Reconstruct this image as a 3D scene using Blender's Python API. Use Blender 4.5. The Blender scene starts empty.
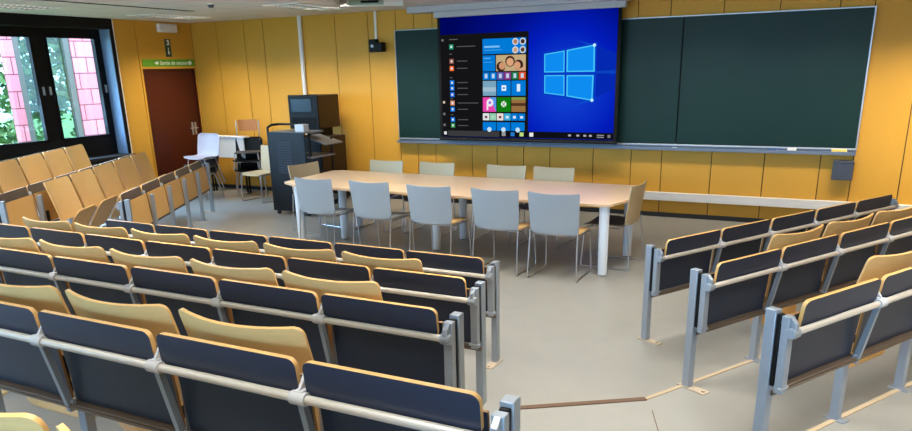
import bpy, math, random
from mathutils import Vector, Matrix
random.seed(7)
C = bpy.context.scene.collection
PI = math.pi

# ------------------------------------------------------------------ materials
def lin(v):
    v = v / 255.0
    return v / 12.92 if v <= 0.04045 else ((v + 0.055) / 1.055) ** 2.4
def rgb(r, g, b): return (lin(r), lin(g), lin(b), 1.0)
def mat(name, col, rough=0.5, metal=0.0, noise=0.0, scale=20.0, stretch=(1, 1, 1), bump=0.0, spec=0.5, coat=0.0):
    m = bpy.data.materials.new(name); m.use_nodes = True
    nt = m.node_tree; N = nt.nodes; L = nt.links
    b = N['Principled BSDF']
    b.inputs['Base Color'].default_value = col
    b.inputs['Roughness'].default_value = rough
    b.inputs['Metallic'].default_value = metal
    b.inputs['Specular IOR Level'].default_value = spec
    b.inputs['Coat Weight'].default_value = coat
    if noise or bump:
        tc = N.new('ShaderNodeTexCoord'); mp = N.new('ShaderNodeMapping'); nz = N.new('ShaderNodeTexNoise')
        mp.inputs['Scale'].default_value = stretch
        nz.inputs['Scale'].default_value = scale; nz.inputs['Detail'].default_value = 4
        L.new(tc.outputs['Object'], mp.inputs['Vector']); L.new(mp.outputs['Vector'], nz.inputs['Vector'])
        if noise:
            mx = N.new('ShaderNodeMix'); mx.data_type = 'RGBA'
            mx.inputs['A'].default_value = tuple(c * (1 - noise) for c in col[:3]) + (1,)
            mx.inputs['B'].default_value = tuple(min(1, c * (1 + noise)) for c in col[:3]) + (1,)
            L.new(nz.outputs['Fac'], mx.inputs['Factor']); L.new(mx.outputs['Result'], b.inputs['Base Color'])
        if bump:
            bp = N.new('ShaderNodeBump'); bp.inputs['Strength'].default_value = bump; bp.inputs['Distance'].default_value = 0.01
            L.new(nz.outputs['Fac'], bp.inputs['Height']); L.new(bp.outputs['Normal'], b.inputs['Normal'])
    return m
def emit(name, col, s=1.0):
    m = bpy.data.materials.new(name); m.use_nodes = True
    nt = m.node_tree; nt.nodes.clear()
    e = nt.nodes.new('ShaderNodeEmission'); o = nt.nodes.new('ShaderNodeOutputMaterial')
    e.inputs['Color'].default_value = col; e.inputs['Strength'].default_value = s
    nt.links.new(e.outputs[0], o.inputs[0]); return m

M = {}
M['wall'] = mat('mustard_laminate', rgb(202, 149, 52), 0.55, noise=0.05, scale=3, stretch=(1, 1, .3), spec=.3)
M['seam'] = mat('dark_seam', rgb(70, 48, 18), 0.8)
M['black'] = mat('black_satin', rgb(14, 13, 13), 0.5, spec=.2)
M['matte_black'] = mat('black_matte', rgb(18, 17, 17), 0.8, spec=.2)
M['base'] = mat('black_baseboard', rgb(20, 20, 22), 0.6)
M['laminate'] = mat('dark_laminate', rgb(35, 43, 61), 0.36, noise=.06, scale=60, spec=.45)
M['oak'] = mat('oak_veneer', rgb(216, 176, 116), 0.42, noise=0.13, scale=9, stretch=(1, 6, 14), spec=.4)
M['oak_front'] = mat('oak_veneer_upright', rgb(214, 164, 96), 0.42, noise=0.13, scale=9, stretch=(14, 6, 1), spec=.4)
M['oak_edge'] = mat('oak_ply_edge', rgb(208, 162, 98), 0.5, noise=0.12, scale=60, stretch=(1, 1, 8))
M['panel_edge'] = mat('brown_ply_edge', rgb(150, 108, 62), 0.6, noise=.12, scale=60)
M['steel'] = mat('grey_painted_steel', rgb(150, 158, 168), 0.35, metal=.35, noise=.04, scale=30)
M['tube'] = mat('pale_satin_tube', rgb(205, 198, 188), 0.35, metal=.3)
M['laminate_front'] = mat('warm_lit_laminate', rgb(92, 78, 68), 0.45)  # tablet fronts: warm glancing light put into a lighter, browner laminate colour
M['rail'] = mat('brown_grey_rail', rgb(98, 84, 70), 0.45, metal=.3)
M['clamp'] = mat('pale_grey_clamp', rgb(190, 190, 192), 0.5)
M['rust'] = mat('beige_floor_plate', rgb(176, 160, 138), 0.6, noise=.15, scale=30)
M['chrome'] = mat('chrome', rgb(190, 190, 195), 0.3, metal=1.0)
M['shell'] = mat('grey_plastic_shell', rgb(158, 161, 164), 0.45, noise=.02, scale=80)
M['shell_warm'] = mat('beige_plastic_shell', rgb(190, 170, 134), 0.45)
M['seat_dark'] = mat('dark_seat', rgb(70, 62, 58), 0.6)
M['seat_grey'] = mat('grey_seat', rgb(128, 130, 130), 0.5)
M['white_shell'] = mat('white_plastic', rgb(186, 176, 184), 0.4)
M['table'] = mat('pale_beech_laminate', rgb(240, 206, 170), 0.3, noise=.04, scale=8, stretch=(1, 8, 1), coat=.1)
M['table_edge'] = mat('beech_edge', rgb(216, 180, 140), 0.45)
M['white_leg'] = mat('white_leg', rgb(222, 228, 236), 0.35)
M['white'] = mat('white_paint', rgb(226, 224, 222), 0.5)
M['casing'] = mat('pale_grey_casing', rgb(178, 177, 184), 0.5)
M['pale_green'] = mat('pale_green_panel', rgb(150, 172, 158), 0.5)
M['trunk'] = mat('white_trunking', rgb(214, 212, 210), 0.4)
M['board'] = mat('green_board_enamel', rgb(14, 42, 36), 0.42, noise=.10, scale=2.2, spec=.22)
M['alu'] = mat('aluminium', rgb(176, 178, 180), 0.35, metal=.6)
M['tray'] = mat('blue_grey_tray', rgb(108, 116, 128), 0.4, metal=.3)
M['door'] = mat('dark_red_door', rgb(64, 11, 5), 0.4, noise=.10, scale=5, stretch=(1, 4, .4))
M['green_sign'] = mat('green_sign', rgb(92, 150, 30), 0.5)
M['exit_sign'] = mat('dark_green_sign', rgb(14, 62, 44), 0.4)
M['sign_white'] = mat('sign_white', rgb(232, 238, 230), 0.5)
M['ceil'] = None
M['slate'] = mat('slate_grey', rgb(62, 66, 78), 0.5)
M['rack'] = mat('dark_blue_grey_metal', rgb(20, 25, 31), 0.45, metal=.2)
M['brown'] = mat('dark_brown_panel', rgb(34, 14, 11), 0.45, noise=.12, scale=6, stretch=(1, 1, .2))
M['screen_dark'] = mat('dark_blue_glass', rgb(14, 34, 54), 0.2, spec=.5)
M['grey_shelf'] = mat('grey_shelf', rgb(140, 140, 140), 0.4)
M['yellow'] = mat('yellow_sponge', rgb(224, 190, 96), 0.9)
M['blue_cloth'] = mat('blue_cloth', rgb(70, 92, 150), 0.9)
M['jamb'] = mat('daylit_jamb', rgb(120, 140, 168), 0.5)  # blue cast of daylight on the jamb is put into its colour
M['wood_brown'] = mat('brown_wood_back', rgb(170, 112, 62), 0.5, noise=.12, scale=10, stretch=(8, 1, 1))
M['fixture'] = mat('louver_aluminium', rgb(215, 215, 215), 0.25, metal=.7)
M['nosing'] = mat('brown_step_nosing', rgb(92, 66, 46), 0.6)
M['nosing_oak'] = mat('oak_step_nosing', rgb(178, 158, 130), 0.6)
M['skirt'] = mat('dark_sill', rgb(30, 22, 20), 0.5)

def floor_mat():
    m = mat('grey_linoleum', rgb(142, 141, 135), 0.38, noise=.07, scale=5, spec=.45)
    nt = m.node_tree; N = nt.nodes; L = nt.links; b = N['Principled BSDF']
    tc = N.new('ShaderNodeTexCoord'); n2 = N.new('ShaderNodeTexNoise'); n2.inputs['Scale'].default_value = 160
    L.new(tc.outputs['Object'], n2.inputs['Vector'])
    old = b.inputs['Base Color'].links[0].from_socket
    mx = N.new('ShaderNodeMix'); mx.data_type = 'RGBA'; mx.blend_type = 'OVERLAY'; mx.inputs['Factor'].default_value = .18
    L.new(old, mx.inputs['A']); L.new(n2.outputs['Color'], mx.inputs['B']); L.new(mx.outputs['Result'], b.inputs['Base Color'])
    return m
M['floor'] = floor_mat()
def ceil_mat():
    m = mat('ceiling_tiles', rgb(206, 203, 200), 0.8, spec=.2)
    nt = m.node_tree; N = nt.nodes; L = nt.links; b = N['Principled BSDF']
    tc = N.new('ShaderNodeTexCoord'); br = N.new('ShaderNodeTexBrick')
    br.offset = 0; br.inputs['Scale'].default_value = 1
    br.inputs['Brick Width'].default_value = .6; br.inputs['Row Height'].default_value = .6
    br.inputs['Mortar Size'].default_value = .008
    br.inputs['Color1'].default_value = rgb(222, 220, 218); br.inputs['Color2'].default_value = rgb(218, 216, 214)
    br.inputs['Mortar'].default_value = rgb(172, 170, 168)
    L.new(tc.outputs['Object'], br.inputs['Vector']); L.new(br.outputs['Color'], b.inputs['Base Color'])
    return m
M['ceil'] = ceil_mat()
def tile_mat():
    m = mat('pink_red_tiles', rgb(206, 96, 104), 0.5)
    nt = m.node_tree; N = nt.nodes; L = nt.links; b = N['Principled BSDF']
    tc = N.new('ShaderNodeTexCoord'); mp = N.new('ShaderNodeMapping'); br = N.new('ShaderNodeTexBrick')
    mp.inputs['Rotation'].default_value = (PI / 2, 0, PI / 2)
    br.inputs['Scale'].default_value = 1
    br.inputs['Brick Width'].default_value = .42; br.inputs['Row Height'].default_value = .3
    br.inputs['Mortar Size'].default_value = .012
    br.inputs['Color1'].default_value = rgb(226, 128, 136); br.inputs['Color2'].default_value = rgb(216, 112, 124)
    br.inputs['Mortar'].default_value = rgb(120, 48, 60)
    sp = N.new('ShaderNodeSeparateXYZ'); cb = N.new('ShaderNodeCombineXYZ')
    L.new(tc.outputs['Object'], sp.inputs[0]); L.new(sp.outputs['Y'], cb.inputs['X']); L.new(sp.outputs['Z'], cb.inputs['Y'])
    L.new(cb.outputs[0], br.inputs['Vector']); L.new(br.outputs['Color'], b.inputs['Base Color'])
    return m
M['tile'] = tile_mat()
M['leaf'] = mat('green_leaves', rgb(88, 122, 66), 0.6, noise=.4, scale=1.5)
M['bark'] = mat('bark', rgb(90, 74, 58), 0.9, noise=.2, scale=10)
M['grass'] = mat('grass', rgb(110, 140, 80), 0.9, noise=.2, scale=3)
M['facade_frame'] = mat('blue_grey_facade_frame', rgb(92, 88, 82), 0.5)
def glass_mat(name, tint, refl):
    m = bpy.data.materials.new(name); m.use_nodes = True
    nt = m.node_tree; nt.nodes.clear()
    t = nt.nodes.new('ShaderNodeBsdfTransparent'); g = nt.nodes.new('ShaderNodeBsdfGlossy')
    x = nt.nodes.new('ShaderNodeMixShader'); o = nt.nodes.new('ShaderNodeOutputMaterial')
    t.inputs['Color'].default_value = tint; g.inputs['Roughness'].default_value = 0.02
    x.inputs['Fac'].default_value = refl
    nt.links.new(t.outputs[0], x.inputs[1]); nt.links.new(g.outputs[0], x.inputs[2]); nt.links.new(x.outputs[0], o.inputs[0])
    return m
M['glass'] = glass_mat('window_glass', (.95, .97, .98, 1), .05)
M['facade_glass'] = glass_mat('facade_glass', (.62, .70, .66, 1), .03)

# ------------------------------------------------------------------ mesh builder
class MB:
    def __init__(s): s.v = []; s.f = []; s.m = []
    def add(s, verts, faces, mi=0, tf=None):
        o = len(s.v)
        for p in verts:
            p = Vector(p); s.v.append(tuple(tf @ p) if tf else tuple(p))
        for f in faces:
            s.f.append([i + o for i in f]); s.m.append(mi if isinstance(mi, int) else 0)
        return s
    def box(s, x0, x1, y0, y1, z0, z1, mi=0, tf=None):
        v = [(x0, y0, z0), (x1, y0, z0), (x1, y1, z0), (x0, y1, z0), (x0, y0, z1), (x1, y0, z1), (x1, y1, z1), (x0, y1, z1)]
        f = [(3, 2, 1, 0), (4, 5, 6, 7), (0, 1, 5, 4), (1, 2, 6, 5), (2, 3, 7, 6), (3, 0, 4, 7)]
        return s.add(v, f, mi, tf)
    def prism(s, poly, d0, d1, axis='z', mi=0, side=None, tf=None):
        # polygon (a,b) extruded along axis; side = material of the rim
        def P(a, b, d):
            return {'z': (a, b, d), 'y': (a, d, b), 'x': (d, a, b)}[axis]
        n = len(poly)
        ar = sum(poly[i][0] * poly[(i + 1) % n][1] - poly[(i + 1) % n][0] * poly[i][1] for i in range(n))
        if (ar < 0) != (axis == 'y'): poly = poly[::-1]
        o = len(s.v)
        vs = [P(a, b, d0) for a, b in poly] + [P(a, b, d1) for a, b in poly]
        fs = [tuple(range(n))[::-1], tuple(range(n, 2 * n))]
        s.add(vs, fs, mi, tf)
        for i in range(n):
            j = (i + 1) % n
            s.f.append([o + i, o + j, o + n + j, o + n + i]); s.m.append(mi if side is None else side)
        return s
    def tube(s, pts, r, n=10, mi=0, r2=None, closed=False, cap=True):
        pts = [Vector(p) for p in pts]; o = len(s.v); k = len(pts)
        up = None
        for i, p in enumerate(pts):
            if closed: d = (pts[(i + 1) % k] - pts[i - 1]).normalized()
            elif i == 0: d = (pts[1] - p).normalized()
            elif i == k - 1: d = (p - pts[i - 1]).normalized()
            else: d = ((pts[i + 1] - p).normalized() + (p - pts[i - 1]).normalized()).normalized()
            if up is None: up = Vector((0, 0, 1)) if abs(d.z) < .9 else Vector((1, 0, 0))
            a = up - d * up.dot(d)
            if a.length < 1e-4: a = Vector((1, .3, .2)) - d * Vector((1, .3, .2)).dot(d)
            a.normalize(); up = a; b = d.cross(a)
            rr = r if r2 is None else r + (r2 - r) * i / (k - 1)
            for j in range(n):
                t = 2 * PI * j / n
                s.v.append(tuple(p + a * (rr * math.cos(t)) + b * (rr * math.sin(t))))
        rng = range(k if closed else k - 1)
        for i in rng:
            for j in range(n):
                a0 = o + i * n + j; a1 = o + i * n + (j + 1) % n
                q = ((i + 1) % k) * n
                s.f.append([a0, a1, o + q + (j + 1) % n, o + q + j]); s.m.append(mi)
        if cap and not closed:
            s.f.append([o + j for j in range(n)][::-1]); s.m.append(mi)
            s.f.append([o + (k - 1) * n + j for j in range(n)]); s.m.append(mi)
        return s
    def sheet(s, grid, th, mi=0, mi_back=None, mi_edge=None):
        # grid[r][c] points -> closed sheet thickened along local normals by th
        R = len(grid); K = len(grid[0]); o = len(s.v)
        g = [[Vector(p) for p in row] for row in grid]
        nr = []
        for r in range(R):
            for c in range(K):
                du = g[r][min(c + 1, K - 1)] - g[r][max(c - 1, 0)]
                dv = g[min(r + 1, R - 1)][c] - g[max(r - 1, 0)][c]
                nn = du.cross(dv)
                nr.append(nn.normalized() if nn.length > 1e-9 else Vector((0, 1, 0)))
        for r in range(R):
            for c in range(K): s.v.append(tuple(g[r][c] + nr[r * K + c] * th * .5))
        for r in range(R):
            for c in range(K): s.v.append(tuple(g[r][c] - nr[r * K + c] * th * .5))
        B = R * K
        mb = mi if mi_back is None else mi_back; me = mi if mi_edge is None else mi_edge
        for r in range(R - 1):
            for c in range(K - 1):
                a = o + r * K + c
                s.f.append([a, a + 1, a + K + 1, a + K]); s.m.append(mi)
                a += B
                s.f.append([a, a + K, a + K + 1, a + 1]); s.m.append(mb)
        rim = [(0, c) for c in range(K)] + [(r, K - 1) for r in range(1, R)] + [(R - 1, c) for c in range(K - 2, -1, -1)] + [(r, 0) for r in range(R - 2, 0, -1)]
        for i in range(len(rim)):
            a = o + rim[i][0] * K + rim[i][1]; b = o + rim[(i + 1) % len(rim)][0] * K + rim[(i + 1) % len(rim)][1]
            s.f.append([b, a, a + B, b + B]); s.m.append(me)
        return s
    def mesh(s, name, mats, smooth=True):
        me = bpy.data.meshes.new(name); me.from_pydata(s.v, [], s.f)
        for m in mats: me.materials.append(m)
        for p, mi in zip(me.polygons, s.m): p.material_index = mi
        if smooth:
            me.shade_smooth(); me.set_sharp_from_angle(angle=math.radians(35))
        me.validate(); me.update()
        return me
    def build(s, name, mats, parent=None, loc=None, rot=None, bevel=0.0, smooth=True):
        if not isinstance(mats, (list, tuple)): mats = [mats]
        return link(name, s.mesh(name, mats, smooth), parent, loc, rot, bevel)

def link(name, me, parent=None, loc=None, rot=None, bevel=0.0):
    o = bpy.data.objects.new(name, me); C.objects.link(o)
    if parent: o.parent = parent
    if loc: o.location = loc
    if rot: o.rotation_euler = rot
    if bevel:
        b = o.modifiers.new('bevel', 'BEVEL'); b.width = bevel; b.segments = 2; b.limit_method = 'ANGLE'; b.angle_limit = math.radians(50)
    return o
def thing(name, label, cat, loc=(0, 0, 0), rotz=0, group=None):
    o = bpy.data.objects.new(name, None); C.objects.link(o); o.empty_display_size = .1
    o.location = loc; o.rotation_euler = (0, 0, rotz); tag(o, label, cat, group); return o
def tag(o, label, cat, group=None):
    o['label'] = label; o['category'] = cat
    if group: o['group'] = group
    return o
def struct(o): o['kind'] = 'structure'; return o
def copy_tree(o, parent=None):
    c = o.copy(); C.objects.link(c)
    if parent: c.parent = parent
    for ch in list(o.children): copy_tree(ch, c)
    return c
def rrect(x0, x1, z0, z1, r, n=5, corners='1111'):
    P = []
    for k, (cx, cz, a0) in enumerate(((x1 - r, z1 - r, 0), (x0 + r, z1 - r, 90), (x0 + r, z0 + r, 180), (x1 - r, z0 + r, 270))):
        if corners[k] == '1':
            for i in range(n + 1):
                t = math.radians(a0 + 90 * i / n); P.append((cx + r * math.cos(t), cz + r * math.sin(t)))
        else: P.append(((x1, z1), (x0, z1), (x0, z0), (x1, z0))[k])
    return P
def flat_text(name, txt, size, mt, tf, parent, depth=.0008, align='LEFT'):
    cu = bpy.data.curves.new(name, 'FONT'); cu.body = txt; cu.size = size; cu.extrude = depth; cu.align_x = align; cu.align_y = 'CENTER'
    t = bpy.data.objects.new('tmp', cu); C.objects.link(t)
    bpy.context.view_layer.update()
    me = bpy.data.meshes.new_from_object(t.evaluated_get(bpy.context.evaluated_depsgraph_get()))
    bpy.data.objects.remove(t); me.materials.clear(); me.materials.append(mt)
    me.transform(tf)
    return link(name, me, parent)

# ------------------------------------------------------------------ camera
H = 2.03; F = 728.08; PY = 299.62
cam = bpy.data.objects.new('camera', bpy.data.cameras.new('camera')); C.objects.link(cam)
yw, pt, rl = (math.radians(a) for a in (27.135, -17.612, 1.310))
Rz = Matrix.Rotation(yw, 3, 'Z'); Rx = Matrix.Rotation(pt, 3, 'X'); Ry = Matrix.Rotation(rl, 3, 'Y')
Rm = Rz @ Rx @ Ry
right, fwd, up = Rm.col[0], Rm.col[1], Rm.col[2]
cm = Matrix((right, up, -fwd)).transposed().to_4x4(); cm.translation = (0, 0, H)
cam.matrix_world = cm
cam.data.sensor_fit = 'HORIZONTAL'; cam.data.sensor_width = 36; cam.data.lens = 36 * F / 912
cam.data.shift_y = (PY - 215.5) / 912; cam.data.shift_x = 0
cam.data.clip_start = .05
bpy.context.scene.camera = cam

# ------------------------------------------------------------------ room shell
WY = 10.231; WX = -10.43; CZ = 2.9; RX = 4.2; BY = -3.0
mb = MB().add([(WX - .6, BY - .3, 0), (RX + .3, BY - .3, 0), (RX + .3, WY + .3, 0), (WX - .6, WY + .3, 0)], [(0, 1, 2, 3)])
struct(mb.build('floor', M['floor']))
# back wall of laminate panels with dark joints
seams = [WX, -9.84, -9.21, -8.79, -7.99, -7.31, -6.685, -6.177, -5.858, -5.54, -4.907, -4.49, -4.06, -3.648, -3.0, -2.46, -2.04, -1.39, -.741, -.093, .268, .79, 1.44, 2.08, 2.72, 3.36, RX]
mb = MB().box(WX - .3, RX + .3, WY + .014, WY + .3, 0, CZ + .2, 1)
for a, b in zip(seams[:-1], seams[1:]): mb.box(a + .006, b - .006, WY, WY + .02, 0.0, CZ, 0)
struct(mb.build('wall_back', [M['wall'], M['seam']]))
struct(MB().box(WX + .02, RX, WY - .018, WY, 0, .062).build('baseboard_back', M['base']))
# left wall: door part panelled, window band, dark parapet
mb = MB()
WO0, WO1, SZ = -2.4, 8.56, .80    # window opening along y, sill height
for a, b in ((8.565, 9.0), (9.012, 9.052), (10.2, WY)): mb.box(WX - .02, WX, a, b, 0, CZ, 0)
mb.box(WX - .02, WX, 9.052, 10.2, 2.135, CZ, 0)
mb.box(WX - .3, WX - .014, 8.565, 9.052, 0, CZ + .2, 1); mb.box(WX - .3, WX - .014, 10.2, WY + .3, 0, CZ + .2, 1)
mb.box(WX - .3, WX - .014, 9.052, 10.2, 2.135, CZ + .2, 1)
mb.box(WX - .3, WX - .02, BY, WO1, 0, SZ - .04, 2); mb.box(WX - .3, WX, BY - .3, WO0, 0, CZ + .2, 0)
mb.box(WX - .3, WX, WO0, WO1, CZ, CZ + .2, 2)
struct(mb.build('wall_left', [M['wall'], M['seam'], M['skirt']]))
struct(MB().box(RX, RX + .3, BY - .3, WY + .3, 0, CZ + .2).build('wall_right', M['wall']))
mb = MB().box(WX - .3, RX + .3, BY - .3, BY, 0, 1.35).box(WX - .3, RX + .3, BY - .3, BY, 2.75, CZ + .2).box(WX - .3, -9.0, BY - .3, BY, 1.35, 2.75).box(2.6, RX + .3, BY - .3, BY, 1.35, 2.75)
struct(mb.build('wall_rear', M['wall']))
w2 = bpy.data.objects.new('added_rear_window', None); C.objects.link(w2); struct(w2)  # unseen rear windows, added to let blue light in from behind the camera
m = MB()
for i in range(9): m.box(-9.0 + i * 1.4375, -8.9 + i * 1.4375, BY - .2, BY - .1, 1.35, 2.75)
m.box(-9.0, 2.6, BY - .2, BY - .1, 1.35, 1.42).box(-9.0, 2.6, BY - .2, BY - .1, 2.68, 2.75); m.build('window_frame', M['black'], w2)
for i in range(8): MB().box(-8.9 + i * 1.4375, -7.5625 + i * 1.4375, BY - .156, BY - .144, 1.42, 2.68).build('pane', M['glass'], w2)
# ceiling with a coffer hole near the screen
ux, uy = .8660254, .5; vx, vy = .5, -.8660254
A = (-6.46, 9.20); W_, D_ = .90, 1.15
Bq = (A[0] + ux * W_, A[1] + uy * W_); Cq = (Bq[0] + vx * D_, Bq[1] + vy * D_); Dq = (A[0] + vx * D_, A[1] + vy * D_)
out = [(WX - .3, WY + .3), (RX + .3, WY + .3), (RX + .3, BY - .3), (WX - .3, BY - .3)]
inn = [A, Bq, Cq, Dq]
vs_ = [(x, y, CZ) for x, y in out + inn]
struct(MB().add(vs_, [(0, 1, 5, 4), (1, 2, 6, 5), (2, 3, 7, 6), (3, 0, 4, 7)]).build('ceiling', M['ceil'], smooth=False))
def cbox(a0, a1, b0, b1, z0, z1, mb):   # box in the coffer's own axes (a along its far side, b towards the room)
    tf = Matrix(((ux, vx, 0, A[0]), (uy, vy, 0, A[1]), (0, 0, 1, 0), (0, 0, 0, 1)))
    return mb.box(a0, a1, b0, b1, z0, z1, tf=tf)
m = MB()
cbox(-.03, 0, -.03, D_ + .03, CZ + .001, 3.35, m); cbox(W_, W_ + .03, -.03, D_ + .03, CZ + .001, 3.35, m)
cbox(0, W_, -.03, 0, CZ + .001, 3.35, m); cbox(0, W_, D_, D_ + .03, CZ + .001, 3.35, m); cbox(0, W_, 0, D_, 3.32, 3.35, m)
cof = struct(m.build('ceiling_coffer', M['white']))
cbox(0, .10, .0, .02, CZ + .004, 3.3, MB()).build('edge_strip', M['grey_shelf'], cof)
cbox(.12, .62, .0, .012, CZ + .02, 3.25, MB()).build('pale_green_panel', M['pale_green'], cof)
cbox(.30, .55, .012, .05, CZ + .045, CZ + .075, MB()).build('dark_bracket', M['black'], cof)

# dark ceiling slot near the windows
struct(MB().box(-8.45, -8.40, BY, 8.35, CZ - .006, CZ + .01).build('ceiling_slot', M['matte_black']))

# windows -----------------------------------------------------------
XG = -10.70
zb, zt = 1.097, 2.63
panes = [(7.53, 8.39), (6.35, 7.30), (5.17, 6.12), (3.99, 4.94), (2.81, 3.76), (1.63, 2.58), (.45, 1.40), (-.73, .22), (-1.9, -.96)]
w = bpy.data.objects.new('window_1', None); C.objects.link(w); struct(w)
fr = MB()
fr.box(XG - .05, XG + .05, WO0, WO1 - .06, zt, CZ); fr.box(XG - .05, XG + .05, WO0, WO1 - .06, SZ, zb)
edges = sorted([p for q in panes for p in q])
prev = WO0
for a, b in sorted(panes): fr.box(XG - .05, XG + .05, prev, a, zb, zt); prev = b
fr.box(XG - .05, XG + .05, prev, WO1 - .06, zb, zt)
fr.build('window_frame', M['black'], w, bevel=.006)
for a, b in panes:
    MB().box(XG - .006, XG + .006, a, b, zb, zt).build('pane', M['glass'], w)
    k = MB()
    for z0, z1, y0, y1 in ((zb, zb + .03, a, b), (zt - .03, zt, a, b), (zb, zt, a, a + .025), (zb, zt, b - .025, b)): k.box(XG + .04, XG + .065, y0 - .03 if y0 == a and y1 == b else y0, y1 + .03 if y0 == a and y1 == b else y1, z0, z1)
    k.build('sash', M['black'], w)
for y in (7.36, 7.47, 8.45):
    MB().box(XG + .05, XG + .075, y - .014, y + .014, 1.78, 1.90).build('handle', M['alu'], w, bevel=.004)
struct(MB().box(WX - .32, WX - .0, WO1 - .06, WO1 - .045, SZ, CZ).build('window_1_jamb', M['jamb']))
struct(MB().box(WX - .05, WX + .012, WO1 - .045, WO1 + .012, SZ - .05, CZ).build('trim_1', M['black']))
struct(MB().box(WX - .30, WX + .03, WO0, WO1 - .045, CZ - .16, CZ).build('trim_2', M['black']))
struct(MB().box(WX - .32, WX + .12, WO0, WO1, SZ - .05, SZ).build('window_1_sill', M['skirt'], bevel=.006))
struct(MB().box(WX + .0, WX + .06, WO0, WO1, .02, .7).build('trim_3', M['skirt']))
# yellowed white stop beside the window casing
struct(MB().box(WX - .005, WX + .008, WO1 + .012, WO1 + .034, 0, CZ).build('trim_4', M['white']))

# door --------------------------------------------------------------
d = bpy.data.objects.new('door_1', None); C.objects.link(d); struct(d)
MB().box(WX - .06, WX - .02, 9.075, 10.18, 0.005, 2.11).build('door_leaf', M['door'], d)
MB().box(WX - .06, WX + .004, 9.052, 9.075, 0, 2.135).box(WX - .06, WX + .004, 10.18, 10.2, 0, 2.135).box(WX - .06, WX + .004, 9.052, 10.2, 2.11, 2.135).build('door_frame', M['door'], d)
for y in (10.0, 10.07):
    h = MB().box(WX - .02, WX - .012, y - .02, y + .02, .98, 1.2).tube([(WX - .012, y, 1.1), (WX + .04, y, 1.1), (WX + .04, y - .10, 1.1)], .009)
    h.build('door_handle', M['alu'], d)
struct(MB().box(WX - .3, WX - .06, 9.052, 10.2, 0, 2.135).build('trim_5', M['matte_black']))

# green sign over the door, exit plate, emergency lamp ----------------
TL = lambda x, y, z: Matrix(((0, 0, 1, x), (1, 0, 0, y), (0, 1, 0, z), (0, 0, 0, 1)))
s = thing('exit_banner', 'long green sign with white writing right above the dark red door', 'sign', (WX, 9.63, 2.17))
MB().box(0, .012, -.57, .57, 0, .118).build('sign_plate', M['green_sign'], s)
flat_text('lettering', 'Sortie de secours', .092, M['sign_white'], TL(.0135, -.21, .058), s)
MB().prism([(-.32, .059), (-.26, .092), (-.26, .07), (-.235, .07), (-.235, .048), (-.26, .048), (-.26, .026)], .012, .0145, 'x').build('arrow', M['sign_white'], s)
MB().prism([(.47 + .035 * math.cos(t * PI / 6), .059 + .035 * math.sin(t * PI / 6)) for t in range(12)], .012, .0145, 'x').build('emblem', M['sign_white'], s)
s = thing('exit_plate', 'narrow upright dark green plate with white running figure and arrow over the door', 'sign', (WX, 9.65, 2.33))
MB().box(0, .01, -.06, .06, 0, .29).build('sign_plate', M['exit_sign'], s)
MB().box(.01, .0115, -.028, .028, .19, .275).build('doorway_symbol', M['sign_white'], s)
mbx = MB()
mbx.prism([(-.02 + .01 * math.cos(t * PI / 4), .258 + .01 * math.sin(t * PI / 4)) for t in range(8)], .0115, .0125, 'x')
mbx.prism([(-.022, .245), (-.002, .247), (.008, .225), (-.002, .222), (-.006, .235), (-.012, .22), (.002, .205), (-.006, .196), (-.02, .215), (-.03, .205), (-.036, .212)], .0115, .0125, 'x')
mbx.build('running_figure', M['exit_sign'], s)
MB().prism([(-.008, .15), (.008, .15), (.008, .08), (.028, .08), (0, .03), (-.028, .08), (-.008, .08)], .01, .0115, 'x').build('arrow', M['sign_white'], s)
s = thing('emergency_lamp', 'white rounded emergency lamp box high over the door', 'lamp', (WX, 9.66, 2.725))
MB().box(-.004, .06, -.21, .21, 0, .14).build('housing', M['white'], s, bevel=.02)
MB().box(.058, .066, -.16, .16, .03, .11).build('diffuser', M['white'], s, bevel=.006)

# ------------------------------------------------------------------ tiered platforms
S = .13
Un = {'L': Vector((0, 1, 0)), 'R': Vector((-.8660254, .5, 0)), 'W': Vector((.8660254, .5, 0))}
def mir(p): return (-7.916 - p[0], p[1])
rowL = {1: (-1.958, 4.467), 2: (-1.652, 3.565), 3: (-1.350, 2.675), 4: (-.700, 1.725), 5: (-.98, .76)}
rowR = {1: (3.625, 4.079), 2: (2.676, 3.416), 3: (1.753, 2.779), 4: (.83, 2.10)}
def Rp(n, t): return (-.8660254 * n + .5 * t, .5 * n + .8660254 * t)
for k in (2, 3, 4, 5):
    yk = rowL[k][1] + .03
    xk = {2: -1.45, 3: -1.13, 4: -.5, 5: -.3}[k]
    poly = []
    if k <= 4:
        n, t = rowR[k]; n += .03
        p2 = Rp(n, t - .34) if k < 4 else Rp(n, t - .75)
        pf = Rp(n, 7.75)
        side = [(RX, pf[1]), pf, p2, (xk, yk)]
    else: side = [(RX, yk), (xk, yk)]
    ml = [mir(q) for q in side[::-1]]; ml[-1] = (WX, ml[-1][1])
    poly = side + ml + [(WX, BY), (RX, BY)]
    mb = MB().prism(poly, (k - 2) * S + .0005, (k - 1) * S, 'z')
    struct(mb.build('platform', M['floor'], smooth=False))
    # nosing strips along the edge
    if k <= 4:
        def strip(a, b, z=(k - 1) * S, hw=.02):
            a = Vector((a[0], a[1], 0)); b = Vector((b[0], b[1], 0)); dd = (b - a).normalized(); nn = Vector((-dd.y, dd.x, 0))
            q = [a + nn * hw, b + nn * hw, b - nn * hw, a - nn * hw]
            return MB().prism([(p.x, p.y) for p in q], z - .02, z + .006, 'z')
        struct(strip(side[2], side[3]).build('trim_6', M['nosing']))
        struct(strip(side[1], side[2], hw=.013).build('trim_7', M['nosing_oak']))
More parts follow.
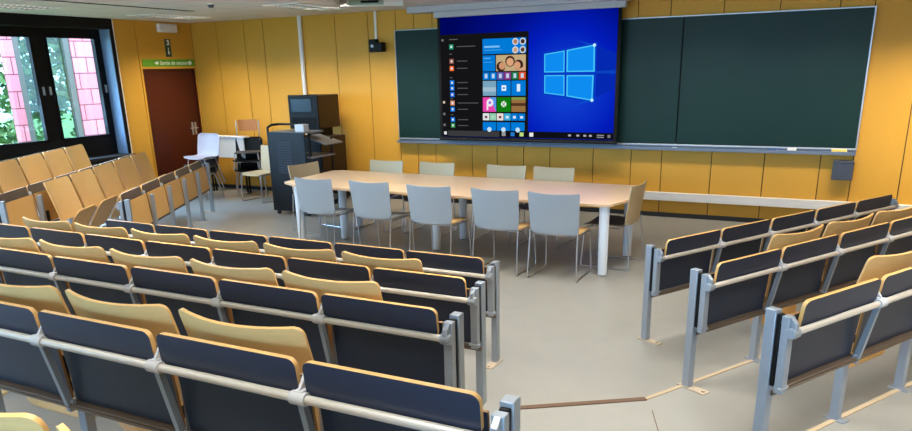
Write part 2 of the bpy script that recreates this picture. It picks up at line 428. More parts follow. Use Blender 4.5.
# floor joint running from the aisle corner
struct(MB().prism([(-.74, 3.88), (-.735, 3.88), (-.42, 3.0), (-.425, 3.0)], S, S + .0015).build('trim_8', M['nosing']))

# ------------------------------------------------------------------ desk rows
P = .635; OFF = .06; TZ = .665
def tablet_mesh():
    m = MB(); m.prism(rrect(-.303, .303, 0, .135, .03), -.009, .009, 'y', 0, 1); m.prism(rrect(-.297, .297, .006, .129, .028), .009, .0105, 'y', 2); return m.mesh('tablet', [M['laminate'], M['oak_edge'], M['laminate_front']])
def panel_mesh():
    m = MB(); hw = .300; z0, z1 = .375, .715
    v = [(-hw, -.006, z0), (hw, -.006, z0), (hw, -.006, z1), (-hw, -.006, z1), (-hw, .006, z0), (hw, .006, z0), (hw, .006, z1), (-hw, .006, z1)]
    m.add(v, [(0, 1, 2, 3)], 0); m.add(v, [(5, 4, 7, 6)], 1); m.add(v, [(4, 5, 1, 0), (5, 6, 2, 1), (6, 7, 3, 2), (7, 4, 0, 3)], 2)
    return m.mesh('modesty_panel', [M['laminate'], M['oak_front'], M['panel_edge']])
def clamp_mesh():
    m = MB(); m.tube([(-.03, 0, 0), (.03, 0, 0)], .023, 14); m.box(-.016, .016, -.006, .05, -.016, .026)
    m.prism([(-.02, .0), (.06, .015), (.06, .075), (.035, .075)], -.006, .006, 'x'); return m.mesh('tube_clamp', [M['clamp']])
def post_mesh():
    m = MB(); m.box(-.022, .022, -.022, .022, 0, .70); return m.mesh('support_post', [M['steel']])
def brace_mesh():
    m = MB(); m.prism([(-.097, .65), (-.072, .65), (.0, .33), (-.030, .33)], -.011, .011, 'x')
    m.tube([(-.03, -.02, .375), (.03, -.02, .375)], .008, 8); return m.mesh('brace', [M['steel']])
def foot_mesh():
    m = MB(); m.box(-.032, .032, -.135, .06, 0, .008); m.tube([(0.0, -.11, .008), (0, -.11, .018)], .012, 8); return m.mesh('foot_plate', [M['rust']])
def small_foot():
    m = MB(); m.box(-.028, .028, -.06, .05, 0, .007); return m.mesh('foot_plate', [M['steel']])
def end_post_mesh():
    m = MB(); m.box(-.023, .023, -.018, .034, 0, .75); m.box(-.016, .016, -.040, -.018, .40, .735, 1); return m.mesh('end_post', [M['steel'], M['black']])  # black strip stands in for the shaded gap between post and bracket
def end_bracket_mesh(s):
    m = MB(); m.box(-.021, .021, -.082, -.046, .375, .735)
    m.prism([(-.05, .733), (-.082, .733), (-.108, .71), (-.116, .665), (-.105, .64), (-.082, .635)], -.012, .012, 'x')
    m.tube([(-.024, TY, TZ), (.024, TY, TZ)], .024, 14)
    m.tube([(0, -.05, .40), (0, -.015, .40)], .013, 8); m.tube([(0, -.05, .70), (0, -.015, .70)], .013, 8)
    m.tube([(-.034, -.075, .40), (.034, -.075, .40)], .009, 8); return m.mesh('end_bracket', [M['steel']])
TY = -.095   # tube offset behind the posts
ME = dict(tablet=tablet_mesh(), panel=panel_mesh(), clamp=clamp_mesh(), post=post_mesh(), brace=brace_mesh(), foot=foot_mesh(), sfoot=small_foot(), end=end_post_mesh(), brk=end_bracket_mesh(1))
def desk_row(origin, z, block, sgn, N, label, far_end=True, seed=0):
    n = Un[block]; X = Vector((n.y, -n.x, 0))
    rz = math.atan2(X.y, X.x)
    t = thing('desk_row', label, 'desk row', (origin[0], origin[1], z), rz, 'fixed desk rows of the lecture hall')
    rnd = random.Random(seed)
    L = sgn * (2 * OFF + N * P)
    ends = [0] + ([L] if far_end else [])
    for e in ends:
        p = link('end_post', ME['end'], t, (e + (sgn if e == 0 else -sgn) * .024 * (0 if block == 'R' else 1) , 0, 0), bevel=.004)
        if not (block == 'L' and z > .1): link('foot_plate', ME['foot'], p, (0, 0, 0))
        link('end_bracket', ME['brk'], t, (e + (sgn if e == 0 else -sgn) * .024 * (0 if block == 'R' else 1), 0, 0), bevel=.003)
    xs = [sgn * (OFF + P * k) for k in range(N + 1)]
    for k in range(N + 1):
        if 0 < k < N or (k == N and not far_end):
            p = link('support_post', ME['post'], t, (xs[k], .04, 0), bevel=.003); link('foot_plate', ME['sfoot'], p, (0, 0, 0))
            link('brace', ME['brace'], t, (xs[k], 0, 0))
            link('tube_clamp', ME['clamp'], t, (xs[k], TY, TZ), bevel=.003)
        if k < N:
            c = (xs[k] + xs[k + 1]) / 2
            tb = link('tablet', ME['tablet'], t, (c, -.064 + rnd.uniform(-.003, .003), .664 if block == "W" else .656), (math.radians(7 + rnd.uniform(-1.2, 1.2)), 0, 0))
            link('modesty_panel', ME['panel'], t, (c, .045, 0), (math.radians(5.5), 0, 0))
    x0, x1 = sorted((xs[0] - sgn * .055, xs[-1] + sgn * (.055 if far_end else 0)))
    MB().tube([(x0, TY, TZ), (x1, TY, TZ)], .0155, 14).build('rail_tube', M['tube'], t)
    MB().box(x0, x1, -.028, .012, .345, .368).box(x0, x1, -.036, -.028, .350, .358).build('lower_rail', M['rail'], t, bevel=.003)
    return t

# ------------------------------------------------------------------ folding seats
def seat_meshes():
    m = MB(); g = []
    zs = [0, .1, .2, .3, .38, .41, .425, .435, .44]
    for z in zs:
        hw = .288 - (.0 if z < .41 else .03 * (1 - math.sqrt(max(0, 1 - ((z - .41) / .03) ** 2))))
        row = []
        for i in range(13):
            u = -1 + i / 6
            row.append((u * hw, .15 - .115 * (z / .44) ** 1.1 + .055 * (abs(u * hw) / .288) ** 2, z + .372 + .010 * (abs(u) ** 2)))
        g.append(row)
    m.sheet(g, .014, 0, 0, 1)
    back = m.mesh('backrest', [M['oak'], M['oak_edge']])
    m = MB(); m.prism(rrect(-.272, .272, 0, .40, .10), 0, .016, 'y', 0, 1); pan = m.mesh('seat_pan', [M['oak_front'], M['oak_edge']])
    m = MB(); m.box(-.02, .02, .05, .21, .355, .385); m.box(-.02, .02, .055, .075, .36, .52); m.tube([(-.028, .2, .37), (.028, .2, .37)], .02, 10)
    br = m.mesh('hinge_bracket', [M['black']])
    return back, pan, br
SB, SP, SH = seat_meshes()
def first_seat():
    t = thing('folding_seat', '', 'seat')
    link('backrest', SB, t); link('seat_pan', SP, t, (0, .17, .155), (math.radians(-30), 0, 0), bevel=.004)
    for sx in (-.27, .27): link('hinge_bracket', SH, t, (sx, 0, 0))
    return t
seat0 = first_seat(); seat_used = []
def place_seat(origin, z, block, a, label, group):
    n = Un[block]; X = Vector((n.y, -n.x, 0))
    o = seat0 if not seat_used else copy_tree(seat0)
    seat_used.append(o)
    o.location = (origin[0] + X.x * a, origin[1] + X.y * a, z); o.rotation_euler = (0, 0, math.atan2(X.y, X.x))
    o['label'] = label; o['category'] = 'seat'; o['group'] = group
    return o
ORD = ['first', 'second', 'third', 'fourth', 'fifth', 'sixth', 'seventh', 'eighth', 'ninth', 'tenth']
RN = {1: 'front row', 2: 'second row', 3: 'third row', 4: 'fourth row', 5: 'row nearest the camera'}
NL = {1: 6, 2: 7, 3: 8, 4: 9, 5: 3}
for k in range(1, 6):
    lab = {1: 'dark desk row nearest the meeting table in the left foreground block', 2: 'second dark desk row from the meeting table, left foreground block',
           3: 'third dark desk row from the meeting table, left foreground block', 4: 'large dark blue desk row across the bottom left, its end post at bottom centre',
           5: 'desk row under the two seat tips at the bottom left corner'}[k]
    o = rowL[k] if k < 5 else (-1.325, .76)
    desk_row(o, (k - 1) * S, 'L', -1, NL[k], lab, far_end=(k < 4), seed=k)
    if k > 1:
        ox = rowL[k - 1][0]; cnt = {2: 6, 3: 7, 4: 7, 5: 3}[k]
        for i in range(cnt):
            if k == 5: xc = -1.385 - P * (i - .5) - .345; xc = -1.735 - P * (i - 1) if i else -1.10
            else: xc = ox - OFF - P * (i + .5) - {2: .055, 3: .085, 4: .07}[k]
            place_seat((xc, rowL[k][1]), (k - 1) * S, 'L', 0,
                       'oak folding seat, %s of the left foreground block, %s from centre aisle' % (RN[k], ORD[i]), 'folding seats of the left foreground block')
for k in range(1, 4):
    n, t0 = rowR[k]
    lab = {1: 'dark desk row of the right block farthest from the camera, by the wall', 2: 'middle dark desk row of the right block', 3: 'nearest dark desk row of the right block at the lower right corner'}[k]
    desk_row(Rp(n, t0), (k - 1) * S, 'R', 1, {1: 5, 2: 6, 3: 7}[k], lab, seed=10 + k)
    if k > 1:
        for i in range({2: 5, 3: 4}[k]):
            tc = rowR[k - 1][1] + OFF + P * (i + .5) + (.09 if k == 2 else .17)
            place_seat(Rp(n, tc), (k - 1) * S, 'R', 0, 'oak folding seat, %s of the right block, %s from centre aisle' % (RN[k], ORD[i]), 'folding seats of the right block')
rowW = {1: (-3.16, 8.04), 2: (-4.10, 7.35), 3: (-5.04, 6.69)}
def Wp(n, t): return (.8660254 * n - .5 * t, .5 * n + .8660254 * t)
for k in range(1, 4):
    n, t0 = rowW[k]
    lab = {1: 'front desk row of the window block, oak panels between grey posts', 2: 'middle desk row of the window block, near end showing at the left edge',
           3: 'rear desk row of the window block, behind the seats under the window'}[k]
    desk_row(Wp(n, t0), (k - 1) * S, 'W', -1, {1: 5, 2: 6, 3: 7}[k], lab, seed=20 + k)
    if k > 1:
        for i in range({2: 5, 3: 6}[k]):
            tc = rowW[k - 1][1] + OFF + P * (i + .5) + (-.04 if k == 2 else .13)
            place_seat(Wp(n, tc), (k - 1) * S, 'W', 0, 'oak seat facing the table, %s of the window block, %s from near end' % ('middle row' if k == 2 else 'rear row', ORD[i]), 'folding seats of the window block')

# ------------------------------------------------------------------ meeting table
TZT = .74
t = thing('meeting_table', 'long pale beech meeting table with white legs in front of the screen', 'table', (-3.9, 7.55, 0))
poly = [(-5.62, 6.90), (-1.93, 6.895), (-1.83, 6.94), (-1.74, 7.27), (-1.74, 7.95), (-1.85, 8.17), (-5.93, 8.24), (-6.03, 8.15), (-5.99, 7.10)]
MB().prism([(x + 3.9, y - 7.55) for x, y in poly], TZT - .028, TZT, 'z', 0, 1).build('tabletop', [M['table'], M['table_edge']], t, bevel=.003)
for x, y in ((-1.915, 6.99), (-1.88, 7.85), (-5.80, 7.12), (-5.62, 8.13), (-3.99, 7.33), (-3.95, 7.95), (-5.36, 7.42)):
    m = MB().tube([(0, 0, .012), (0, 0, TZT - .03)], .046, 18, r2=.052); m.tube([(0, 0, 0), (0, 0, .012)], .02, 10, 1)
    m.build('leg', [M['white_leg'], M['black']], t, (x + 3.9, y - 7.55, 0))
m = MB()
for y in (-.35, .3): m.box(-1.9, 1.95, y - .015, y + .015, TZT - .07, TZT - .03)
m.build('under_frame', M['slate'], t)

# ------------------------------------------------------------------ chairs at the table
def chair_meshes():
    m = MB(); g = []
    for z in (.0, .02, .05, .1, .18, .26, .33, .385, .40):
        v = z / .40
        hw = .245 + .018 * v
        if z < .05: hw -= .03 * (1 - math.sqrt(max(0, 1 - ((.05 - z) / .05) ** 2)))
        if z > .385: hw -= .008
        g.append([(u / 6 * hw, -.225 - .055 * v ** 1.2 - .028 * (1 - (u / 6) ** 2), .462 + z + .014 * (u / 6) ** 2 * v) for u in range(-6, 7)])
    m.sheet(g, .010, 0); back = m
    m = MB(); g = []
    for y in (-.215, -.20, -.12, 0, .12, .19, .225):
        hw = .235 - (.03 if y in (-.215, .225) else 0)
        g.append([(u / 5 * hw, y, .452 + .012 * (u / 5) ** 2 - (.02 if y == .225 else (.006 if y == .19 else 0)) + (.012 if y < -.2 else 0)) for u in range(-5, 6)])
    m.sheet(g, .011, 0); seat = m
    fr = []
    for sx in (-1, 1):
        x = sx * .245
        fr.append(MB().tube([(x, -.252, .50), (x, -.250, .45), (x * 1.01, -.272, .25), (x * 1.04, -.292, .03), (x * 1.04, -.28, .009), (x, -.23, .008), (x, .19, .008), (x, .225, .012), (x, .232, .04), (x * .96, .205, .40), (x * .95, .18, .434), (x * .95, .14, .436), (x * .95, -.2, .438)], .0075, 8))
    sp = [MB().tube([(-.235, y, .432), (.235, y, .432)], .0075, 8) for y in (.15, -.15)]
    return back, seat, fr, sp
cb, cs, cf, cp = chair_meshes()
CF = [q.mesh('sled_frame', [M['chrome']]) for q in cf]; CP = [q.mesh('cross_bar', [M['chrome']]) for q in cp]
CBm = {k: cb.mesh('backrest', [M[k]]) for k in ('shell', 'shell_warm')}
CSm = {k: cs.mesh('seat', [M[k]]) for k in ('seat_dark', 'seat_grey', 'oak', 'shell_warm')}
def chair(x, y, face, bk, st, label, z=0, group='chairs around the meeting table'):
    t = thing('stacking_chair', label, 'chair', (x, y, z), face, group)
    link('backrest', CBm[bk], t); link('seat', CSm[st], t); link('sled_frame', CF[0], t); link('sled_frame', CF[1], t); link('cross_bar', CP[0], t); link('cross_bar', CP[1], t)
    return t
near = [(-5.23, 6.97, 'seat_grey'), (-4.47, 6.97, 'seat_grey'), (-3.71, 6.93, 'oak'), (-2.94, 6.92, 'oak'), (-2.32, 6.90, 'oak')]
nl = ['leftmost grey chair on the near side of the table, grey seat', 'second grey chair from left on the near side of the table',
      'middle grey chair on the near side of the table, tan seat', 'fourth grey chair from the left on the near side of the table', 'rightmost grey chair on the near side of the table']
for (x, y, st), l in zip(near, nl): chair(x, y, random.uniform(-.03, .03), 'shell', st, l)
far = [(-5.31, 8.12), (-4.545, 8.12), (-3.56, 8.12), (-2.95, 8.12)]
fl = ['leftmost chair on the far side of the table below the green board', 'second chair from the left on the far side of the table',
      'third chair from the left on the far side of the table', 'rightmost chair on the far side of the table under the screen corner']
for (x, y), l in zip(far, fl): chair(x, y, PI + random.uniform(-.04, .04), 'shell_warm', 'seat_dark', l)
chair(-1.98, 7.50, PI / 2 - .06, 'shell_warm', 'seat_dark', 'beige chair with dark seat standing at the right end of the table')
chair(-5.95, 7.74, -PI / 2 - .18, 'shell_warm', 'seat_grey', 'chair at the left end of the table beside the dark console')

# ------------------------------------------------------------------ green board
b = thing('green_board', 'long dark green chalkboard with aluminium tray across the back wall', 'chalkboard', (-2.95, WY, .977))
x0, x1 = -6.17 + 2.95, .27 + 2.95
for a, c in ((x0, -4.9 + 2.95), (-4.9 + 2.95, -1.865 + 2.95), (-1.855 + 2.95, x1)):
    MB().box(a + .004, c - .004, -.034, -.004, .02, 1.618).build('board_panel', M['board'], b)
MB().box(x0, x1, -.008, -.002, .0, 1.62).build('board_backing', M['matte_black'], b)
MB().box(x0 - .005, x1 + .012, -.04, -.002, 1.618, 1.634).box(x1, x1 + .018, -.042, -.002, .0, 1.634).box(x0 - .012, x0, -.04, -.002, .0, 1.634).box(x0, x1, -.04, -.002, .0, .02).build('board_frame', M['alu'], b, bevel=.003)
MB().box(x0 - .01, x1 + .012, -.10, -.002, -.058, -.04).box(x0 - .01, x1 + .012, -.105, -.092, -.058, -.018).box(x0 - .01, x1 + .012, -.02, -.002, -.06, .0).build('chalk_tray', M['tray'], b, bevel=.002)
BX = lambda x: x
e = MB().box(-.05, .05, -.03, .03, 0, .05).build('board_eraser', M['white'], None, (-.43, WY - .06, .939), bevel=.006)
tag(e, 'small white board eraser on the chalk tray beside a blue cloth', 'eraser')
m = MB(); g = [[(-.09 + .02 * i, -.035 + .0117 * j, .012 + .016 * random.random()) for i in range(10)] for j in range(7)]
m.sheet(g, .008); e = m.build('cleaning_cloth', M['blue_cloth'], None, (-.62, WY - .06, .941)); tag(e, 'crumpled blue cloth on the chalk tray', 'cloth')
e = MB().box(-.085, .085, -.03, .03, 0, .045).build('sponge', M['yellow'], None, (.10, WY - .06, .939), bevel=.01); tag(e, 'yellow sponge at the right end of the chalk tray', 'sponge')
for i, xx in enumerate((-1.87, -3.95)):
    e = MB().tube([(-.03, 0, .012), (.03, 0, .012)], .011, 10).build('chalk_stick', M['white'], None, (xx, WY - .06, .937)); tag(e, ['short white chalk on the tray under the joint of the right board', 'short white chalk on the tray below the screen'][i], 'chalk')
bx = thing('wall_bin', 'small slate grey box fixed to the wall below the right end of the board', 'box', (.165, WY, .62))
MB().box(-.115, .115, -.13, 0, 0, .22).build('body', M['slate'], bx, bevel=.008)
MB().box(-.115, .115, -.135, 0, .205, .235).build('lid', M['slate'], bx, bevel=.006)
# trunking, conduits, wall speaker
tr = MB().box(-6.0, RX - .02, WY - .075, WY, .238, .345).box(-6.0, RX - .02, WY - .078, WY - .07, .285, .29).build('cable_trunking', M['trunk'], bevel=.004); struct(tr)
pp = MB().tube([(-7.985, WY - .03, 0.9), (-7.985, WY - .03, CZ)], .036, 14).build('conduit_pipe', M['white']); tag(pp, 'white vertical pipe on the back wall running down behind the monitor cabinet', 'pipe')
pp = MB().box(-6.55, -6.515, WY - .022, WY, 2.46, CZ).build('cable_cover', M['white']); tag(pp, 'thin white cable cover from the ceiling down to the small black speaker', 'cable cover')
sp = thing('wall_camera', 'small black camera on a wall bracket left of the green board', 'camera', (-6.49, WY, 2.37))
MB().box(-.13, .0, -.10, 0, -.07, .12).build('bracket_box', M['black'], sp, bevel=.008)
MB().box(-.0, .14, -.16, -.03, -.07, .07).build('body', M['black'], sp, bevel=.012)
MB().tube([(-.065, -.115, .02), (-.065, -.10, .02)], .022, 12).build('lens', M['alu'], sp)

# ------------------------------------------------------------------ projection screen
def emix(name, c1, c2): return emit(name, c1)
def blue_desktop():
    m = bpy.data.materials.new('blue_light_beam_wallpaper'); m.use_nodes = True
    nt = m.node_tree; N = nt.nodes; L = nt.links; N.clear()
    o = N.new('ShaderNodeOutputMaterial'); e = N.new('ShaderNodeEmission'); tc = N.new('ShaderNodeTexCoord')
    sp = N.new('ShaderNodeSeparateXYZ'); L.new(tc.outputs['Object'], sp.inputs[0])
    # distance from the bright logo centre (object x=1.7, z=1.93)
    ds = N.new('ShaderNodeVectorMath'); ds.operation = 'DISTANCE'; ds.inputs[1].default_value = (1.55, 0, 1.75)
    cb = N.new('ShaderNodeCombineXYZ'); L.new(sp.outputs['X'], cb.inputs['X']); L.new(sp.outputs['Z'], cb.inputs['Z']); L.new(cb.outputs[0], ds.inputs[0])
    r = N.new('ShaderNodeValToRGB'); mr = N.new('ShaderNodeMapRange'); mr.inputs['From Max'].default_value = 1.9
    L.new(ds.outputs['Value'], mr.inputs['Value']); L.new(mr.outputs[0], r.inputs[0])
    r.color_ramp.elements[0].color = rgb(20, 70, 214); r.color_ramp.elements[1].color = rgb(0, 6, 92)
    el = r.color_ramp.elements.new(.4); el.color = rgb(2, 28, 186)
    el = r.color_ramp.elements.new(.62); el.color = rgb(0, 14, 132)
    L.new(r.outputs[0], e.inputs['Color']); L.new(e.outputs[0], o.inputs[0]); return m
SX, SY = -4.9, 10.0
sc = thing('projection_screen', 'lowered projection screen showing a blue computer desktop in front of the board', 'projection screen', (SX, SY, 0))
MB().box(-.88, 2.36, -.10, .2, 2.815, CZ).build('casing', M['casing'], sc, bevel=.006)
MB().box(-.46, 2.34, -.05, .05, 2.735, 2.815).build('lower_casing', M['casing'], sc, bevel=.006)
MB().box(-.43, 2.285, .002, .008, 1.012, 2.74).build('screen_fabric', M['matte_black'], sc)
MB().tube([(-.435, .005, 1.012), (2.29, .005, 1.012)], .018, 10).build('bottom_bar', M['black'], sc)
MB().add([(-.385, 0, 1.05), (2.237, 0, 1.05), (2.237, 0, 2.738), (-.385, 0, 2.738)], [(0, 1, 2, 3)]).build('desktop_picture', blue_desktop(), sc, smooth=False)
def rect(name, x0, x1, z0, z1, mt, dep, parent=sc, poly=None):
    poly = poly or [(x0, z0), (x1, z0), (x1, z1), (x0, z1)]
    return MB().prism(poly, -dep, -dep + .0008, 'y').build(name, mt, parent, smooth=False)
E_ = {}
def EM(r, g, b):
    k = (r, g, b)
    if k not in E_: E_[k] = emit('light_%02x%02x%02x' % k, rgb(*k))
    return E_[k]
menu = rect('start_menu', -.385, .998, 1.145, 2.50, EM(20, 20, 22), .003)
tb = rect('taskbar', -.385, 2.237, 1.055, 1.145, EM(14, 15, 20), .003)
rect('search_field', -.29, .55, 1.06, 1.14, EM(58, 58, 60), .004, tb)
for x, col in ((.62, (150, 150, 150)), (.76, (40, 120, 200)), (.90, (190, 220, 130)), (1.05, (230, 230, 230))): rect('task_icon', x - .03, x + .03, 1.075, 1.13, EM(*col), .004, tb)
for x in (1.62, 1.74, 1.84, 1.92): rect('tray_icon', x - .02, x + .02, 1.09, 1.115, EM(170, 170, 180), .004, tb)
for x, z in ((2.06, 1.112), (2.06, 1.085)): rect('clock_line', x - .05, x + .05, z - .006, z + .006, EM(150, 150, 160), .004, tb)
rect('notification_icon', 2.16, 2.2, 1.08, 1.12, EM(120, 120, 130), .004, tb)
rect('start_button', -.36, -.315, 1.08, 1.125, EM(225, 225, 225), .004, tb)
for z in (1.55, 1.38, 1.22): rect('side_icon', -.365, -.332, z - .016, z + .018, EM(120, 120, 120) if z < 1.5 else EM(220, 200, 180), .004, menu)
apps = [(2.33, (33, 150, 110)), (2.13, (150, 90, 80)), (2.03, (240, 110, 50)), (1.90, None), (1.83, (20, 120, 220)), (1.75, (20, 120, 220)), (1.66, (40, 110, 220)), (1.54, (220, 150, 120)), (1.45, (20, 120, 220)), (1.30, (20, 120, 220)), (1.215, (50, 140, 80))]
for z, col in apps:
    if not col: continue
    ic = rect('app_icon', -.24, -.172, z - .034, z + .034, EM(*col), .004, menu)
    rect('icon_mark', -.22, -.192, z - .014, z + .014, EM(225, 235, 240), .005, ic)
    wl = {2.33: .30, 1.54: .34}.get(z, .17)
    rect('text_line', -.12, -.12 + wl, z - .005, z + .006, EM(88, 88, 90), .004, menu)
for z in (2.43, 2.23, 1.9, 1.6, 1.37): rect('heading_line', -.24, -.2 if z < 2.4 else -.1, z - .005, z + .006, EM(96, 96, 98), .004, menu)
rect('menu_glyph', -.365, -.33, 2.41, 2.44, EM(110, 110, 110), .004, menu)
B1 = (0, 122, 214)
def tile(x0, x1, z0, z1, col): return rect('tile', x0, x1, z0, z1, EM(*col), .004, menu)
def disc(name, cx, cz, r, col, dep, parent, n=14): return rect(name, 0, 0, 0, 0, EM(*col), dep, parent, [(cx + r * math.cos(2 * PI * i / n), cz + r * math.sin(2 * PI * i / n)) for i in range(n)])
a = tile(.296, .96, 2.215, 2.42, B1)
rect('text_line', .32, .56, 2.30, 2.325, EM(120, 190, 240), .005, a); rect('text_line', .32, .6, 2.262, 2.272, EM(70, 160, 230), .005, a)
for cx, cz, cc in ((.80, 2.37, (176, 122, 92)), (.91, 2.37, (60, 44, 40)), (.80, 2.26, (206, 160, 120)), (.91, 2.26, (90, 66, 56))):
    q = disc('portrait', cx, cz, .047, (205, 212, 216), .005, a); disc('face', cx, cz, .030, cc, .006, a)
a = tile(.296, .49, 1.98, 2.197, B1); rect('text_line', .31, .42, 2.15, 2.165, EM(90, 170, 235), .005, a); rect('text_line', .31, .45, 2.10, 2.108, EM(70, 160, 230), .005, a)
ph = rect('photo_tile', .505, .957, 1.98, 2.196, EM(196, 170, 128), .004, menu)
for cx, cz, r, cc in ((.58, 2.04, .07, (54, 34, 26)), (.60, 2.05, .05, (206, 148, 112)), (.72, 2.11, .075, (70, 46, 34)), (.72, 2.10, .055, (220, 164, 124)), (.85, 2.06, .07, (58, 36, 28)), (.83, 2.055, .05, (214, 156, 118))): disc('face', cx, cz, r, cc, .005 + .0002 * r * 100 if r < .06 else .0045, ph)
rect('arm', 0, 0, 0, 0, EM(214, 160, 122), .0072, ph, [(.80, 2.0), (.95, 1.985), (.955, 2.06), (.9, 2.02)])
for i, cc in enumerate(((0, 122, 214), (0, 122, 214), (96, 86, 170), (140, 60, 140), (30, 120, 70), (220, 80, 40))):
    x = .296 + i * .1118; a = tile(x, x + .102, 1.863, 1.965, cc); rect('tile_mark', x + .03, x + .072, 1.885, 1.945, EM(190, 215, 235), .005, a)
a = tile(.294, .503, 1.642, 1.848, (120, 164, 190)); rect('photo_band', .294, .503, 1.70, 1.76, EM(160, 190, 206), .005, a)
a = tile(.516, .728, 1.642, 1.848, B1); rect('bag_symbol', .59, .66, 1.71, 1.785, EM(235, 245, 250), .005, a); rect('bag_mark', .61, .64, 1.735, 1.76, EM(*B1), .006, a)
a = tile(.742, .957, 1.642, 1.848, B1); rect('symbol', .825, .875, 1.70, 1.80, EM(220, 238, 250), .005, a)
a = tile(.292, .503, 1.417, 1.62, (232, 70, 170)); rect('corner_tint', 0, 0, 0, 0, EM(90, 150, 230), .0045, a, [(.503, 1.417), (.503, 1.62), (.40, 1.62)])
disc('letter_bowl', .405, 1.545, .055, (238, 232, 240), .0055, a); disc('letter_gap', .405, 1.545, .022, (150, 110, 210), .0065, a); rect('letter_stem', .352, .378, 1.44, 1.56, EM(238, 232, 240), .006, a)
a = tile(.516, .728, 1.417, 1.62, (16, 124, 16)); disc('symbol', .622, 1.525, .042, (235, 245, 235), .005, a)
for sg in (-1, 1): rect('cross_bar', 0, 0, 0, 0, EM(16, 124, 16), .006, a, [(.622 - sg * .032, 1.49), (.622 - sg * .022, 1.487), (.622 + sg * .032, 1.556), (.622 + sg * .022, 1.56)])
a = tile(.742, .957, 1.417, 1.62, (150, 110, 64)); rect('photo_band', .742, .957, 1.50, 1.54, EM(80, 52, 32), .005, a); rect('photo_top', .742, .957, 1.585, 1.62, EM(130, 150, 70), .005, a)
for i, cc in enumerate(((224, 232, 232), (150, 206, 176), (236, 224, 222), (60, 170, 220), (0, 122, 214), (0, 122, 214))):
    x = .290 + i * .1118; a = tile(x, x + .102, 1.296, 1.395, cc); rect('tile_mark', x + .03, x + .072, 1.325, 1.36, EM(*((220, 235, 245) if i > 2 else (120, 70, 70) if i != 1 else (170, 220, 190))), .005, a)
for i in range(3):
    x = .288 + i * .2236; a = tile(x, x + .21, 1.15, 1.27, B1); disc('symbol', x + .105, 1.165, .035, (200, 225, 245), .005, a)
# window logo with four glowing panes and light beams
lg = rect('logo_glow', 0, 0, 0, 0, EM(6, 60, 196), .0025, sc, [(1.21, 1.65), (1.97, 1.54), (1.97, 2.32), (1.21, 2.21)])
rect('light_beam', 0, 0, 0, 0, EM(10, 66, 190), .003, lg, [(1.96, 1.93), (2.237, 1.915), (2.237, 1.965), (1.96, 1.955)])
rect('light_beam', 0, 0, 0, 0, EM(4, 40, 176), .0022, lg, [(1.95, 1.60), (2.237, 1.74), (2.237, 2.18), (1.95, 2.28)])
rect('light_beam', 0, 0, 0, 0, EM(10, 70, 200), .0032, lg, [(1.66, 2.36), (1.95, 2.29), (1.88, 2.282)])
rect('light_beam', 0, 0, 0, 0, EM(10, 80, 206), .0032, lg, [(1.66, 1.50), (1.93, 1.575), (1.86, 1.582)])
for q in ([(1.231, 1.950), (1.525, 1.948), (1.522, 2.230), (1.231, 2.192)], [(1.553, 1.950), (1.950, 1.948), (1.942, 2.293), (1.550, 2.236)],
          [(1.236, 1.672), (1.532, 1.636), (1.527, 1.912), (1.235, 1.914)], [(1.560, 1.630), (1.934, 1.570), (1.938, 1.905), (1.557, 1.910)]):
    cx = sum(p[0] for p in q) / 4; cz = sum(p[1] for p in q) / 4
    pn = rect('logo_pane', 0, 0, 0, 0, EM(70, 200, 250), .004, lg, q)
    rect('pane_core', 0, 0, 0, 0, EM(14, 140, 240), .005, pn, [(cx + (a_ - cx) * .9, cz + (b_ - cz) * .9) for a_, b_ in q])
for cx, cz in ((1.935, 2.285), (1.925, 1.578)): disc('light_flare', cx, cz, .022, (190, 240, 255), .006, lg)

# ------------------------------------------------------------------ console and monitor cabinet
c = thing('equipment_console', 'dark upright equipment console with perforated side at the left end of the table', 'console', (-7.03, 8.6, 0))
m = MB().box(-.32, .34, -.16, -.135, .06, 1.205)
m.build('side_panel', M['rack'], c, bevel=.004)
m = MB()
for i in range(8):
    for j in range(13): m.box(-.16 + i * .032, -.142 + i * .032, -.163, -.159, .62 + j * .036, .64 + j * .036)
m.build('perforation', M['grey_shelf'] if False else M['slate'], c)
MB().tube([(-.32, -.15, 0.06), (-.32, -.15, 1.27), (-.32, -.06, 1.30), (-.32, .1, 1.30)], .018, 10).tube([(-.32, .1, 1.3), (.0, .1, 1.3), (.0, .1, 1.2)], .018, 10).build('frame_tube', M['rack'], c)
MB().box(-.32, .34, -.135, .30, 1.185, 1.21).build('top', M['grey_shelf'], c, bevel=.004)
MB().box(-.32, -.30, -.135, .5, .06, 1.185).build('rear_panel', M['rack'], c)
MB().box(.06, .50, .1, .5, 0.98, 1.0, tf=Matrix.Rotation(.25, 4, 'Y') @ Matrix.Translation((-.24, 0, .13))).build('sloping_shelf', M['grey_shelf'], c, bevel=.004)
MB().box(-.30, .42, -.1, .45, .84, .865).build('shelf', M['grey_shelf'], c, bevel=.004)
MB().box(-.30, .40, -.1, .45, .10, .60).build('lower_cupboard', M['black'], c, bevel=.006)
MB().box(.36, .385, -.1, -.07, .1, 1.2).box(.36, .385, .42, .45, .1, 1.1).build('upright', M['rack'], c)
for x, y in ((-.27, -.12), (.28, -.12), (-.27, .4), (.3, .4)):
    MB().tube([(x - .012, y, .035), (x + .012, y, .035)], .035, 12).box(x - .02, x + .02, y - .02, y + .02, .04, .08).build('castor', M['slate'], c)
bxx = MB().box(-.08, .08, -.06, .06, 0, .10).build('paper_box', M['white'], None, (-6.86, 8.62, 1.21), bevel=.004); tag(bxx, 'small white box on top of the dark console', 'box')
c = thing('monitor_cabinet', 'tall black cabinet with a screen box on top against the yellow wall', 'cabinet', (-7.25, 9.75, 0))
MB().box(-.45, .20, -.44, .20, 0.02, 1.05).build('lower_body', M['brown'], c, bevel=.006)
